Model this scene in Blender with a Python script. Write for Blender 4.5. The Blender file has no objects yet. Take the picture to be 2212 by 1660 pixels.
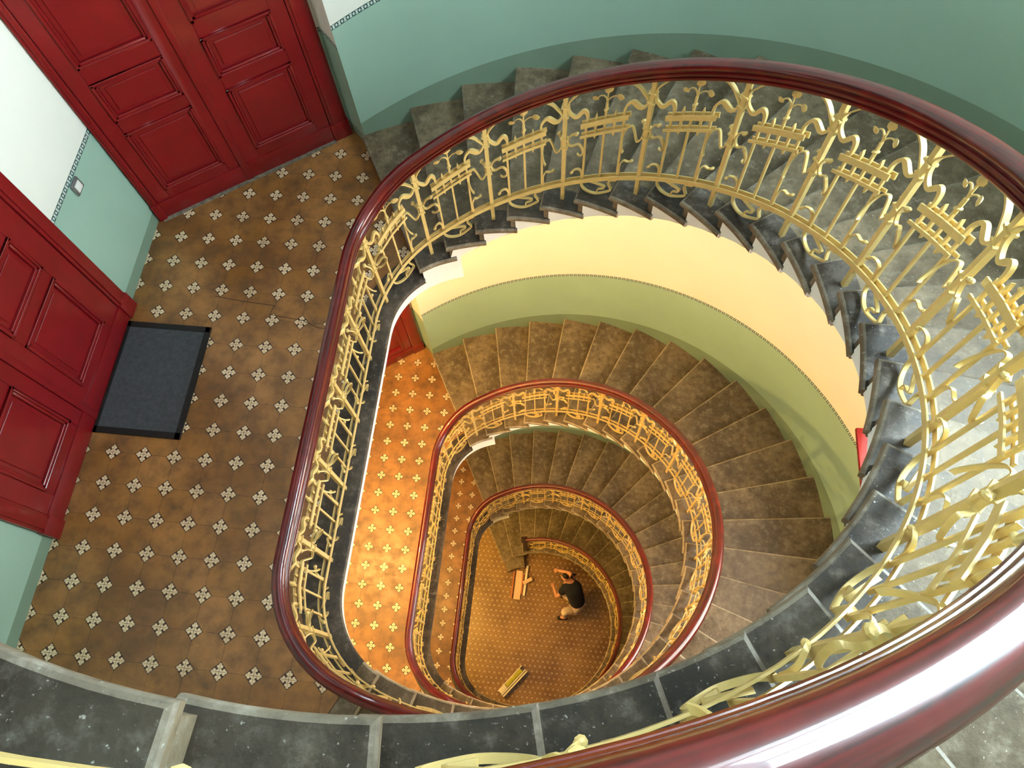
import bpy, bmesh, math, random
from math import sin, cos, radians, degrees, pi, hypot, atan2, sqrt
from mathutils import Vector, Matrix

K = 1.1                      # metres per drawing unit
H = 3.7346                   # storey height (units)
NS = 28                      # risers per storey
RH = H / NS
CX, CY = 2.445, -2.43        # centre of the round stair
RI, RO = 1.40, 2.62          # inner and outer radius
SPA, SPB = 8.42, 8.60        # degrees per step: upper flight / lower flights
T1 = 118.5
GR = -3 * H
random.seed(7)
COL = bpy.context.scene.collection

# ------------------------------------------------------------------ objects
def tag(o, label=None, cat=None, group=None, kind=None):
    if label: o['label'] = label
    if cat: o['category'] = cat
    if group: o['group'] = group
    if kind: o['kind'] = kind
    return o

def mesh_obj(name, verts, faces, mat, parent=None, smooth=False, fmat=None, uvs=None, auto=None, sharp=None):
    me = bpy.data.meshes.new(name)
    px, py, pz = (0, 0, 0)
    me.from_pydata([(v[0] * K, v[1] * K, v[2] * K) for v in verts], [], faces)
    mats = mat if isinstance(mat, (list, tuple)) else [mat]
    for m in mats: me.materials.append(m)
    if fmat:
        for p, i in zip(me.polygons, fmat): p.material_index = i
    if uvs:
        uv = me.uv_layers.new(name='UVMap')
        k = 0
        for p in me.polygons:
            for li, vi in zip(p.loop_indices, p.vertices):
                uv.data[li].uv = uvs[vi]
    me.validate(); me.update()
    if smooth:
        for p in me.polygons: p.use_smooth = True
        if sharp is not None:
            me.set_sharp_from_angle(angle=radians(sharp))
    o = bpy.data.objects.new(name, me)
    COL.objects.link(o)
    if parent is not None: o.parent = parent
    return o

class MB:
    def __init__(s): s.v = []; s.f = []; s.m = []; s.cur = 0
    def add(s, vs, fs):
        b = len(s.v); s.v += [tuple(v) for v in vs]
        for f in fs: s.f.append(tuple(i + b for i in f)); s.m.append(s.cur)
    def box(s, c, d, rz=0, M=None):
        x, y, z = d[0] / 2, d[1] / 2, d[2] / 2
        vs = [Vector((sx * x, sy * y, sz * z)) for sx in (-1, 1) for sy in (-1, 1) for sz in (-1, 1)]
        if M is None: M = Matrix.Rotation(rz, 3, 'Z')
        vs = [M @ v + Vector(c) for v in vs]
        s.add(vs, [(0, 1, 3, 2), (4, 6, 7, 5), (0, 4, 5, 1), (2, 3, 7, 6), (0, 2, 6, 4), (1, 5, 7, 3)])
    def obj(s, name, mat, parent=None, **k):
        return mesh_obj(name, s.v, s.f, mat, parent, fmat=s.m if isinstance(mat, (list, tuple)) else None, **k)

def bevel_obj(o, w, seg=2, ang=40):
    bm = bmesh.new(); bm.from_mesh(o.data)
    bmesh.ops.remove_doubles(bm, verts=bm.verts, dist=1e-5)
    bmesh.ops.recalc_face_normals(bm, faces=bm.faces)
    es = [e for e in bm.edges if len(e.link_faces) == 2 and e.calc_face_angle(0) > radians(ang)]
    bmesh.ops.bevel(bm, geom=es, offset=w, segments=seg, profile=0.6, affect='EDGES', clamp_overlap=True)
    bm.to_mesh(o.data); bm.free()
    for p in o.data.polygons: p.use_smooth = True
    o.data.set_sharp_from_angle(angle=radians(35))
    return o

def fixn(o):
    bm = bmesh.new(); bm.from_mesh(o.data)
    bmesh.ops.recalc_face_normals(bm, faces=bm.faces)
    bm.to_mesh(o.data); bm.free(); return o

def empty(name, loc=(0, 0, 0)):
    o = bpy.data.objects.new(name, None); COL.objects.link(o)
    o.empty_display_size = .1
    o.location = (loc[0] * K, loc[1] * K, loc[2] * K)
    return o

def copy_tree(o, dz, parent=None):
    c = o.copy(); COL.objects.link(c)
    if parent is None: c.location = o.location + Vector((0, 0, dz * K))
    else: c.parent = parent
    for ch in list(o.children): copy_tree(ch, dz, c)
    return c

# ------------------------------------------------------------------ shader helper
class X:
    """tiny expression wrapper around math nodes"""
    def __init__(s, nt, sock): s.nt = nt; s.s = sock
    def _n(s, op, *a):
        n = s.nt.nodes.new('ShaderNodeMath'); n.operation = op
        for i, v in enumerate((s,) + a):
            if isinstance(v, X): s.nt.links.new(v.s, n.inputs[i])
            else: n.inputs[i].default_value = v
        return X(s.nt, n.outputs[0])
    def __add__(s, o): return s._n('ADD', o)
    __radd__ = __add__
    def __sub__(s, o): return s._n('SUBTRACT', o)
    def __rsub__(s, o): return (s * -1) + o
    def __mul__(s, o): return s._n('MULTIPLY', o)
    __rmul__ = __mul__
    def __truediv__(s, o): return s._n('DIVIDE', o)
    def abs(s): return s._n('ABSOLUTE')
    def floor(s): return s._n('FLOOR')
    def fract(s): return s._n('FRACT')
    def max(s, o): return s._n('MAXIMUM', o)
    def min(s, o): return s._n('MINIMUM', o)
    def lt(s, o): return s._n('LESS_THAN', o)
    def gt(s, o): return s._n('GREATER_THAN', o)
    def sqrt(s): return s._n('SQRT')
    def pingpong(s, o): return s._n('PINGPONG', o)
    def atan2(s, o): return s._n('ARCTAN2', o)
    def cos(s): return s._n('COSINE')

def newmat(name):
    m = bpy.data.materials.new(name); m.use_nodes = True
    nt = m.node_tree; b = nt.nodes['Principled BSDF']
    return m, nt, b

def coords(nt, kind='Object'):
    t = nt.nodes.new('ShaderNodeTexCoord')
    sp = nt.nodes.new('ShaderNodeSeparateXYZ'); nt.links.new(t.outputs[kind], sp.inputs[0])
    return t.outputs[kind], X(nt, sp.outputs[0]), X(nt, sp.outputs[1]), X(nt, sp.outputs[2])

def noise(nt, vec, scale, detail=4, rough=.55, w=None):
    n = nt.nodes.new('ShaderNodeTexNoise'); n.inputs['Scale'].default_value = scale
    n.inputs['Detail'].default_value = detail; n.inputs['Roughness'].default_value = rough
    if vec is not None: nt.links.new(vec, n.inputs['Vector'])
    return X(nt, n.outputs['Fac'])

def mapr(nt, x, a, b, c=0., d=1., smooth=False):
    n = nt.nodes.new('ShaderNodeMapRange'); nt.links.new(x.s, n.inputs[0])
    if smooth: n.interpolation_type = 'SMOOTHSTEP'
    for i, v in enumerate((a, b, c, d)): n.inputs[i + 1].default_value = v
    return X(nt, n.outputs[0])

def mix(nt, fac, a, b, mode='MIX'):
    n = nt.nodes.new('ShaderNodeMix'); n.data_type = 'RGBA'; n.blend_type = mode
    if isinstance(fac, X): nt.links.new(fac.s, n.inputs[0])
    else: n.inputs[0].default_value = fac
    for i, v in ((6, a), (7, b)):
        if isinstance(v, tuple): n.inputs[i].default_value = v + (1,) if len(v) == 3 else v
        else: nt.links.new(v, n.inputs[i])
    return n.outputs[2]

def bump(nt, b, h, dist=.002, strength=.5):
    n = nt.nodes.new('ShaderNodeBump'); n.inputs['Distance'].default_value = dist
    n.inputs['Strength'].default_value = strength
    nt.links.new(h.s, n.inputs['Height']); nt.links.new(n.outputs[0], b.inputs['Normal'])

def s2l(r, g, b):
    f = lambda c: ((c / 255 + .055) / 1.055) ** 2.4 if c / 255 > .04045 else c / 255 / 12.92
    return (f(r), f(g), f(b))

def simple(name, col, rough=.5, nscale=0, var=.15, bumpd=0, metal=0, coat=0, spec=.5):
    m, nt, b = newmat(name)
    b.inputs['Roughness'].default_value = rough; b.inputs['Metallic'].default_value = metal
    b.inputs['Coat Weight'].default_value = coat; b.inputs['Coat Roughness'].default_value = .08
    b.inputs['Specular IOR Level'].default_value = spec
    vec, x, y, z = coords(nt)
    n = noise(nt, vec, nscale or 6)
    c = mix(nt, mapr(nt, n, .3, .7), tuple(v * (1 - var) for v in col), tuple(min(1, v * (1 + var)) for v in col))
    nt.links.new(c, b.inputs['Base Color'])
    if bumpd: bump(nt, b, noise(nt, vec, (nscale or 6) * 6), bumpd)
    return m

# ------------------------------------------------------------------ materials
def tile_material():
    m, nt, b = newmat('octagon_tile_floor')
    vec, x, y, z = coords(nt)
    px, py = x * (1 / .22), y * (1 / .22)
    u = (px + .5).fract() - .5
    v = (py + .5).fract() - .5
    au, av = u.abs(), v.abs()
    l1 = au + av
    dia = l1.lt(.275)
    a, bb = au.max(av), au.min(av)
    def disc(cx, cy, r):
        dx, dy = a - cx, bb - cy
        return (dx * dx + dy * dy).lt(r * r)
    petal = disc(.208, 0, .040).max(disc(.142, .050, .040)).max(disc(.148, .012, .048)).max(bb.lt(.03) * a.lt(.2)).max(disc(.06, .02, .035))
    petal = petal * l1.lt(.25) * bb.gt(.006).max(a.gt(.12) * bb.gt(.004))
    # octagon tile id
    ix, iy = px.floor(), py.floor()
    wn = nt.nodes.new('ShaderNodeTexWhiteNoise'); wn.noise_dimensions = '3D'
    cb = nt.nodes.new('ShaderNodeCombineXYZ'); nt.links.new(ix.s, cb.inputs[0]); nt.links.new(iy.s, cb.inputs[1])
    nt.links.new((z * 3).floor().s, cb.inputs[2])
    nt.links.new(cb.outputs[0], wn.inputs['Vector'])
    rnd = X(nt, wn.outputs['Value'])
    n1 = noise(nt, vec, 1.3, 5, .6); n2 = noise(nt, vec, 7, 6, .65); n3 = noise(nt, vec, 60, 3)
    base = mix(nt, mapr(nt, n1, .32, .68, smooth=True), s2l(116, 75, 38), s2l(178, 124, 70))
    base = mix(nt, mapr(nt, rnd, 0, 1, 0, .45), base, s2l(150, 100, 38))
    base = mix(nt, mapr(nt, n2, .42, .7, 0, .75), base, s2l(90, 66, 46))
    cream = mix(nt, mapr(nt, n2, .3, .8), s2l(250, 226, 190), s2l(204, 176, 138))
    dark = mix(nt, n3, s2l(52, 24, 10), s2l(70, 34, 16))
    col = mix(nt, dia, base, dark)
    col = mix(nt, petal, col, cream)
    # grout lines between octagons (only outside the small square inserts) and round the inserts
    g = ((l1 - .275).abs().lt(.007)).max((au.lt(.006)).max(av.lt(.006)) * l1.gt(.275))
    col = mix(nt, g * mapr(nt, n2, .3, .6, .35, .9), col, s2l(70, 46, 24))
    nt.links.new(col, b.inputs['Base Color'])
    r = mapr(nt, n2, .3, .7, .28, .5)
    nt.links.new(r.s, b.inputs['Roughness'])
    bump(nt, b, (g * -1) + n3 * .25, .0012, .6)
    return m

def ground_material():
    m, nt, b = newmat('rosette_tile_floor')
    vec, x, y, z = coords(nt)
    px, py = x * (1 / .105), y * (1 / .105)
    row = py.floor()
    u = ((px + (row * .5).fract()).fract() - .5); v = py.fract() - .5
    r = (u * u + v * v).sqrt()
    ang = v.atan2(u)
    pet = (ang * 6).cos()
    ring = (r - .34).abs().lt(.035)
    star = r.lt(.27) * pet.gt(.15) * r.gt(.07)
    n1 = noise(nt, vec, .9, 5, .6); n2 = noise(nt, vec, 5, 5, .65)
    base = mix(nt, mapr(nt, n1, .35, .65, smooth=True), s2l(120, 84, 42), s2l(160, 122, 70))
    base = mix(nt, mapr(nt, n2, .5, .75, 0, .5), base, s2l(112, 80, 44))
    col = mix(nt, ring * .8, base, s2l(80, 50, 24))
    col = mix(nt, star * .7, col, s2l(228, 200, 150))
    nt.links.new(col, b.inputs['Base Color'])
    nt.links.new(mapr(nt, n2, .3, .7, .25, .45).s, b.inputs['Roughness'])
    return m

def stone_material(name, c1, c2, c3, spec=.4):
    m, nt, b = newmat(name)
    vec, x, y, z = coords(nt)
    n1 = noise(nt, vec, 2.2, 6, .62); n2 = noise(nt, vec, 16, 6, .7); n3 = noise(nt, vec, 90, 3, .6)
    col = mix(nt, mapr(nt, n1, .35, .65, smooth=True), c1, c2)
    col = mix(nt, mapr(nt, n2, .52, .72, 0, .7), col, c3)
    col = mix(nt, mapr(nt, n2, .30, .48, .75, 0), col, tuple(v * .45 for v in c1))
    col = mix(nt, mapr(nt, n3, .66, .74, 0, .7), col, s2l(214, 208, 200))
    nt.links.new(col, b.inputs['Base Color'])
    nt.links.new(mapr(nt, n2, .3, .7, .42, .65).s, b.inputs['Roughness'])
    b.inputs['Specular IOR Level'].default_value = spec
    bump(nt, b, n2 + n3 * .4, .003, .6)
    return m

def wood_material():
    m, nt, b = newmat('mahogany_lacquer')
    t = nt.nodes.new('ShaderNodeTexCoord')
    mp = nt.nodes.new('ShaderNodeMapping'); nt.links.new(t.outputs['UV'], mp.inputs[0])
    mp.inputs['Scale'].default_value = (3, 60, 1)
    n = nt.nodes.new('ShaderNodeTexNoise'); n.inputs['Scale'].default_value = 1.; n.inputs['Detail'].default_value = 6
    nt.links.new(mp.outputs[0], n.inputs['Vector'])
    g = X(nt, n.outputs['Fac'])
    n2 = noise(nt, t.outputs['Object'], 9, 4)
    col = mix(nt, mapr(nt, g, .35, .65), s2l(46, 3, 4), s2l(104, 8, 10))
    col = mix(nt, mapr(nt, n2, .5, .75, 0, .6), col, s2l(124, 24, 20))
    nt.links.new(col, b.inputs['Base Color'])
    b.inputs['Roughness'].default_value = .3
    b.inputs['Specular IOR Level'].default_value = .25
    b.inputs['Coat Weight'].default_value = .6; b.inputs['Coat Roughness'].default_value = .04
    return m

def border_material():
    m, nt, b = newmat('stencilled_border')
    t = nt.nodes.new('ShaderNodeTexCoord'); sp = nt.nodes.new('ShaderNodeSeparateXYZ')
    nt.links.new(t.outputs['UV'], sp.inputs[0])
    u, v = X(nt, sp.outputs[0]), X(nt, sp.outputs[1])
    uu = (u * (1 / .04)).fract() - .5; vv = v - .5
    r = (uu * uu + vv * vv * .45).sqrt()
    ring = (r - .27).abs().lt(.085)
    line = vv.abs().gt(.38)
    f = ring.max(line)
    col = mix(nt, f, s2l(196, 208, 200), s2l(30, 66, 66))
    nt.links.new(col, b.inputs['Base Color']); b.inputs['Roughness'].default_value = .7
    return m

M = {}
M['tile'] = tile_material()
M['ground'] = ground_material()
M['stone'] = stone_material('worn_stone', s2l(88, 74, 56), s2l(124, 107, 84), s2l(156, 142, 122))
M['edge'] = stone_material('worn_pale_nosing', s2l(96, 84, 70), s2l(130, 118, 102), s2l(172, 162, 148))
M['edge2'] = stone_material('worn_light_nosing', s2l(140, 124, 100), s2l(170, 154, 130), s2l(192, 180, 160))
M['curb'] = stone_material('dark_worn_stone', s2l(42, 34, 28), s2l(80, 70, 60), s2l(132, 122, 112))
M['rail'] = wood_material()
M['gold'] = simple('gold_painted_iron', s2l(220, 190, 122), .42, 18, .08, .0004, metal=.15)
M['white'] = simple('white_plaster', s2l(236, 234, 228), .8, 3, .03, .0006)
M['wall_up'] = simple('white_wall_paint', s2l(232, 232, 222), .75, 1.2, .035, .0005)
M['dado'] = simple('sea_green_dado_paint', s2l(152, 184, 168), .45, 1.4, .06, .0005)
M['skirt'] = simple('darker_green_skirting_paint', s2l(122, 146, 128), .45, 2, .06, .0005)
M['border'] = border_material()
M['red'] = simple('dark_red_gloss_paint', s2l(122, 14, 20), .3, 5, .1, .0006, coat=.3)
M['rubber'] = simple('black_rubber', s2l(66, 69, 74), .75, 40, .25, .001)
M['rubber_edge'] = simple('black_rubber_edge', s2l(14, 14, 15), .6, 40, .2, .0005)
M['plastic'] = simple('cream_switch_plastic', s2l(226, 226, 220), .35, 5, .02)
M['metal'] = simple('brushed_switch_frame', s2l(150, 150, 152), .35, 30, .1, metal=.8)
M['pane'], _nt, _b = newmat('daylit_window_glass')
_b.inputs['Base Color'].default_value = (.8, .9, 1, 1)
_b.inputs['Emission Color'].default_value = (.68, .90, 1.0, 1); _b.inputs['Emission Strength'].default_value = 60
M['pane2'] = M['pane'].copy(); M['pane2'].name = 'daylit_lower_window_glass'  # same daylight glow, dimmed and warmed to balance the light on lower storeys
M['pane2'].node_tree.nodes['Principled BSDF'].inputs['Emission Color'].default_value = (.97, .93, .84, 1)
M['pane2'].node_tree.nodes['Principled BSDF'].inputs['Emission Strength'].default_value = 18
M['pale_wood'] = simple('pale_planed_wood', s2l(232, 196, 170), .6, 4, .08, .0008)
M['orange_wood'] = simple('orange_stained_wood', s2l(190, 112, 66), .55, 6, .15, .0008)
M['white_board'] = simple('white_primed_board', s2l(240, 228, 214), .6, 4, .05)
M['yellow_wrap'] = simple('yellow_green_wrapping', s2l(186, 182, 50), .45, 14, .25)
M['skin'] = simple('skin', s2l(222, 160, 128), .5, 8, .06)
M['navy'] = simple('navy_cotton', s2l(22, 24, 40), .85, 30, .15, .001)
M['cream_cloth'] = simple('pale_trouser_cloth', s2l(226, 202, 182), .85, 30, .06, .001)
M['hair'] = simple('dark_hair', s2l(26, 18, 16), .6, 60, .3, .002)
M['shoe'] = simple('black_shoe_leather', s2l(14, 14, 14), .4, 20, .1)

# ------------------------------------------------------------------ plan geometry
def pol(r, th): return (CX + r * cos(radians(th)), CY + r * sin(radians(th)))
FBX, FTY, FBY = 2.10, -1.599, -3.261
L1 = radians(225) * 1.49; L2 = L1 + radians(67.5) * .59; L3 = L2 + (FTY - FBY); L4 = L3 + radians(67.5) * .59
def path(s, d):
    """point on the curve that runs round the well, d outward from the stone edge; s = length along d=.09"""
    s = s % L4
    if s < L1:
        th = 112.5 - degrees(s / 1.49); r = RI + d
        return CX + r * cos(radians(th)), CY + r * sin(radians(th)), cos(radians(th)), sin(radians(th))
    if s < L2:
        ph = -112.5 - degrees((s - L1) / .59); cx, cy = FBX, FBY
    elif s < L3:
        return 1.60 - d, FBY + (s - L2), -1., 0.
    else:
        ph = 180 - degrees((s - L3) / .59); cx, cy = FBX, FTY
    r = .5 + d
    return cx + r * cos(radians(ph)), cy + r * sin(radians(ph)), cos(radians(ph)), sin(radians(ph))
def nose(k, sp):
    if sp == SPB or k <= 21: return T1 - sp * (k - 1)
    return T1 - sp * 20 - (k - 21) * 8.42 - .02 * (k - 21) ** 3
def s_of(th): return radians(112.5 - th) * 1.49
def rin(th, d):
    a = (th + 180) % 360 - 180
    if abs(a) <= 112.5: return RI + d
    fy = FTY if a > 0 else FBY
    ux, uy = cos(radians(a)), sin(radians(a))
    ox, oy = CX - FBX, CY - fy
    B = ux * ox + uy * oy; C0 = ox * ox + oy * oy - (.5 + d) ** 2
    return -B + sqrt(max(B * B - C0, 0))

# ------------------------------------------------------------------ stairs
QF = (0, .115, .40, .70, 1.)
def step_mesh(mb, k, sp, z0, rextra=0, last=False, first_ground=False):
    """one stone step: moulded tread slab with overhanging nosing + riser block"""
    tf = nose(k, sp); tb = nose(k + 1, sp) - 1.6
    if last: tb = -117.6
    z = z0 + k * RH
    ov = .022; n = 6; th_ = .055
    e = .014
    def front(r, o):   # point on the front edge line offset o forward
        x, y = pol(r, tf); return (x + o * -sin(radians(tf)), y + o * cos(radians(tf)))
    def outline(dd, o):
        pts = []
        ri = rin(tf, dd) - rextra
        for i in range(5): pts.append(front(ri + (RO + .006 - ri) * QF[i], o))
        for i in range(1, n + 1):
            pts.append(pol(RO + .006, tf + (tb - tf) * i / n))
        for i in range(1, 4):
            rb = rin(tb, dd) - rextra; pts.append(pol(RO + .006 + (rb - RO - .03) * i / 4, tb))
        for i in range(n, 0, -1):
            t = tf + (tb - tf) * i / n; pts.append(pol(rin(t, dd) - rextra, t))
        return pts
    prof = [(.012, ov - .012, 0), (.004, ov - .004, -.004), (0, ov, -.013), (0, ov, -.030), (.004, ov - .004, -.040), (.018, ov - .018, -.044), (.018, ov - .018, -th_)]
    rings = []
    for dd, o, dz in prof:
        rings.append([(x, y, z + dz) for x, y in outline(dd, o)])
    m = len(rings[0]); b = len(mb.v)
    for r in rings: mb.v += r
    for j in range(len(rings) - 1):
        for i in range(m):
            i2 = (i + 1) % m
            mb.f.append((b + j * m + i, b + j * m + i2, b + (j + 1) * m + i2, b + (j + 1) * m + i)); mb.m.append(1 if j < 2 else 0)
    # top as strips (front/back correspondence)
    c = len(mb.v)
    N1, N2 = 5, n + 1
    # grid in (radius, angle) for the top face
    top = []
    for i in range(n + 1):
        t = tf + (tb - tf) * i / n
        row = []
        for q in range(5):
            if i == 0:
                ri = rin(tf, prof[0][0]) - rextra; p = front(ri + (RO + .006 - ri) * QF[q], prof[0][1])
            else:
                ri = rin(t, prof[0][0]) - rextra; p = pol(ri + (RO + .006 - ri) * QF[q], t)
            row.append((p[0], p[1], z))
        top.append(row)
    for row in top: mb.v += row
    for i in range(n):
        for q in range(4):
            mb.f.append((c + i * 5 + q, c + (i + 1) * 5 + q, c + (i + 1) * 5 + q + 1, c + i * 5 + q + 1)); mb.m.append(2 if q == 0 else 0)
    # riser block
    if not last or True:
        zb = z - RH - .015; zt = z - .045
        vs = []; fs = []
        for i in range(n + 1):
            t = tf + (tb - tf) * i / n
            zb = max(z - RH - .015, z - RH + RH * i / n - .05)
            ra = rin(t, .023) - rextra
            for (r, zz) in ((ra, zb), (ra, zt), (RO + .006, zt), (RO + .006, zb)):
                p = pol(r, t); vs.append((p[0], p[1], zz))
        for i in range(n):
            for q in range(4):
                a0 = i * 4 + q; a1 = i * 4 + (q + 1) % 4
                fs.append((a0, a1, a1 + 4, a0 + 4))
        fs.append((0, 1, 2, 3)); fs.append((n * 4, n * 4 + 3, n * 4 + 2, n * 4 + 1))
        mb.add(vs, fs)

def make_flight(nst, sp, label):
    z0 = nst * H
    root = empty('stone_staircase', (CX, CY, z0))
    tag(root, label, 'staircase', None)
    ox, oy = CX, CY
    def put(o):
        for v in o.data.vertices: v.co -= Vector((ox * K, oy * K, z0 * K))
        return o
    for k in range(1, NS + 1):
        mb = MB(); step_mesh(mb, k, sp, z0, last=(k == NS))
        o = mb.obj('step', [M['stone'], M['edge'], M['curb']] if nst == 0 else [M['stone'], M['edge2'], M['stone']], root, smooth=True, sharp=32); fixn(o); put(o)
    if nst == -3:   # wide rounded bottom step
        mb = MB()
        pts = []
        zt = z0 + RH
        for i in range(9):
            t = T1 - 17 * i / 8; pts.append(pol(RI + .05, t))
        for i in range(9):
            t = 101.5 + 17 * i / 8; pts.append(pol(1.17 + .02 * sin(pi * i / 8), t))
        b = [(x, y, z0 + .001) for x, y in pts] + [(x, y, zt - .002) for x, y in pts]
        m = len(pts)
        fs = [tuple(range(m - 1, -1, -1)), tuple(range(m, 2 * m))] + [(i, (i + 1) % m, m + (i + 1) % m, m + i) for i in range(m)]
        mb.add(b, fs); o = mb.obj('curtail_step', M['stone'], root); fixn(o); bevel_obj(o, .012 * K); put(o)
    # plastered soffit with the stepped inner face
    mb = MB(); n = 4
    for k in range(1, NS + 1):
        tf = nose(k, sp) - (1.2 if k > 1 else 0); tb = nose(k + 1, sp) - (1.2 if k < NS else 0)
        if k == NS: tb = -117.6
        zt = z0 + k * RH - .05
        zs = lambda t: z0 + (k - 1 + (nose(k, sp) - t) / (nose(k, sp) - nose(k + 1, sp))) * RH - .058
        vs = []
        for i in range(n + 1):
            t = tf + (tb - tf) * i / n
            zb = max(zs(t), z0 + .001) if nst == -3 else zs(t)
            if k == NS: zb = min(zb, z0 + NS * RH - .14)
            a = pol(rin(t, .018), t); c = pol(RO + .005, t); d = pol(rin(t, .12), t)
            vs += [(a[0], a[1], zt), (a[0], a[1], zb), (c[0], c[1], zb), (d[0], d[1], zt)]
        fs = []
        for i in range(n):
            for q in range(4):
                a0 = i * 4 + q; a1 = i * 4 + (q + 1) % 4
                fs.append((a0, a0 + 4, a1 + 4, a1))
        fs += [(0, 1, 2, 3), (n * 4 + 3, n * 4 + 2, n * 4 + 1, n * 4)]
        mb.add(vs, fs)
    o = mb.obj('soffit', M['white'], root); fixn(o); put(o)
    return root

# ------------------------------------------------------------------ landings
WALLS = [(1.195, -.128), (1.125, -.045), (1.043, .035), (-.203, -.853), (-.2, -.93), (-.2, -3.93), (-.203, -4.007), (1.043, -4.895), (1.125, -4.815), (1.195, -4.732)]
def landing_outline(d):
    ins = []
    # from step 1 nosing clockwise backwards over the landing to step 28
    s0, s1 = None, None
    pts = []
    # bottom: th=-117.6 .. go along s increasing from there to th=118.5
    N = 60
    def s_at(th, dd):
        best = None
        for i in range(400):
            s = L1 + (L4 - L1) * i / 399
            x, y, _, _ = path(s, dd)
            a = degrees(atan2(y - CY, x - CX))
            e = abs(a - th)
            if best is None or e < best[0]: best = (e, s)
        return best[1]
    a, b = s_at(-117.6, d), s_at(118.5, d)
    for i in range(N + 1):
        x, y, _, _ = path(a + (b - a) * i / N, d); pts.append((x, y))
    return pts
def poly_prism(mb, top, z1, z0):
    m = len(top)
    mb.add([(x, y, z1) for x, y in top] + [(x, y, z0) for x, y in top],
           [tuple(range(m)), tuple(range(2 * m - 1, m - 1, -1))] + [(i, m + i, m + (i + 1) % m, (i + 1) % m) for i in range(m)])

def make_landing(nst, upper=False):
    z = nst * H
    inner = landing_outline(.22)                     # bottom -> top
    outer = list(reversed([p for p in WALLS]))       # bottom -> top along the walls
    outer = [pol(RO + .01, -117.6)] + outer[0:] + [pol(RO + .01, 118.5)]
    mb = MB()
    poly = inner + list(reversed(outer))
    # triangulate through bmesh
    me_o = None
    mb.add([(x, y, z) for x, y in poly], [tuple(range(len(poly)))])
    mb.add([(x, y, z - .06) for x, y in poly], [tuple(range(len(poly)))])
    o = mb.obj('floor', M['tile'])
    bm = bmesh.new(); bm.from_mesh(o.data); bmesh.ops.triangulate(bm, faces=bm.faces); bm.to_mesh(o.data); bm.free()
    for v in o.data.vertices: v.co.z -= z * K
    o.location.z = z * K
    tag(o, kind='structure')
    fl = o
    # stone kerb along the well with a moulded nosing
    prof = [(.222, 0), (.10, 0), (.012, 0), (.004, -.004), (0, -.013), (0, -.034), (.005, -.044), (.02, -.048), (.02, -.052), (.222, -.052)]
    N = 90; outs = [landing_outline(d) for d, _ in prof]
    N = len(outs[0]); vs = []; fs = []
    for i in range(N):
        for (o_, (_, dz)) in zip(outs, prof): vs.append((o_[i][0], o_[i][1], dz))
    m = len(prof)
    for i in range(N - 1):
        for q in range(m - 1):
            fs.append((i * m + q, (i + 1) * m + q, (i + 1) * m + q + 1, i * m + q + 1))
    fs.append(tuple(range(m))); fs.append(tuple((N - 1) * m + q for q in reversed(range(m))))
    k = mesh_obj('stone_kerb', vs, fs, M['curb'], fl, smooth=True, sharp=30); fixn(k)
    # plaster slab under the landing (its edge and its ceiling)
    ext = []
    for i in range(9):
        th = -117.6 + 0 * i
    f = landing_outline(.016)
    tail = []
    for i in range(1, 8):
        t = 118.5 - 11 * i / 7; tail.append(pol(rin(t, .016), t))
    top_in = f + tail
    ring = top_in + [pol(RO + .01, 107.5), pol(RO + .01, 113)] + list(reversed(outer))
    mb = MB(); 
    zt, zb = -.053, -.142
    mm = len(ring)
    mb.add([(x, y, zb) for x, y in ring], [tuple(range(mm))])
    # inner fascia; under the first steps it rises to the treads
    vs = []; fs = []
    for i, (x, y) in enumerate(top_in):
        a = degrees(atan2(y - CY, x - CX))
        zz = zt
        if i >= len(f): zz = (RH - .05 if a > T1 - SPB else 2 * RH - .05)
        vs += [(x, y, zb), (x, y, zz)]
    for i in range(len(top_in) - 1): fs.append((2 * i, 2 * i + 1, 2 * i + 3, 2 * i + 2))
    mb.add(vs, fs)
    a = top_in[-1]; b_ = pol(RO + .01, 107.5)
    mb.add([(a[0], a[1], zb), (a[0], a[1], RH - .02), (b_[0], b_[1], RH - .02), (b_[0], b_[1], zb)], [(0, 1, 2, 3)])
    p = mb.obj('plaster_slab', M['white'], fl)
    bm = bmesh.new(); bm.from_mesh(p.data); bmesh.ops.triangulate(bm, faces=[q for q in bm.faces if len(q.verts) > 4]); bm.to_mesh(p.data); bm.free()
    return fl

# ------------------------------------------------------------------ railing
def catmull(pts, n=5):
    if len(pts) < 3: return [tuple(p) for p in pts]
    P = [pts[0]] + list(pts) + [pts[-1]]; out = []
    for i in range(1, len(P) - 2):
        p0, p1, p2, p3 = P[i - 1:i + 3]
        for j in range(n):
            t = j / n
            out.append(tuple(.5 * ((2 * b) + (-a + c) * t + (2 * a - 5 * b + 4 * c - d) * t * t + (-a + 3 * b - 3 * c + d) * t ** 3) for a, b, c, d in zip(p0, p1, p2, p3)))
    out.append(tuple(pts[-1])); return out

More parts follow.
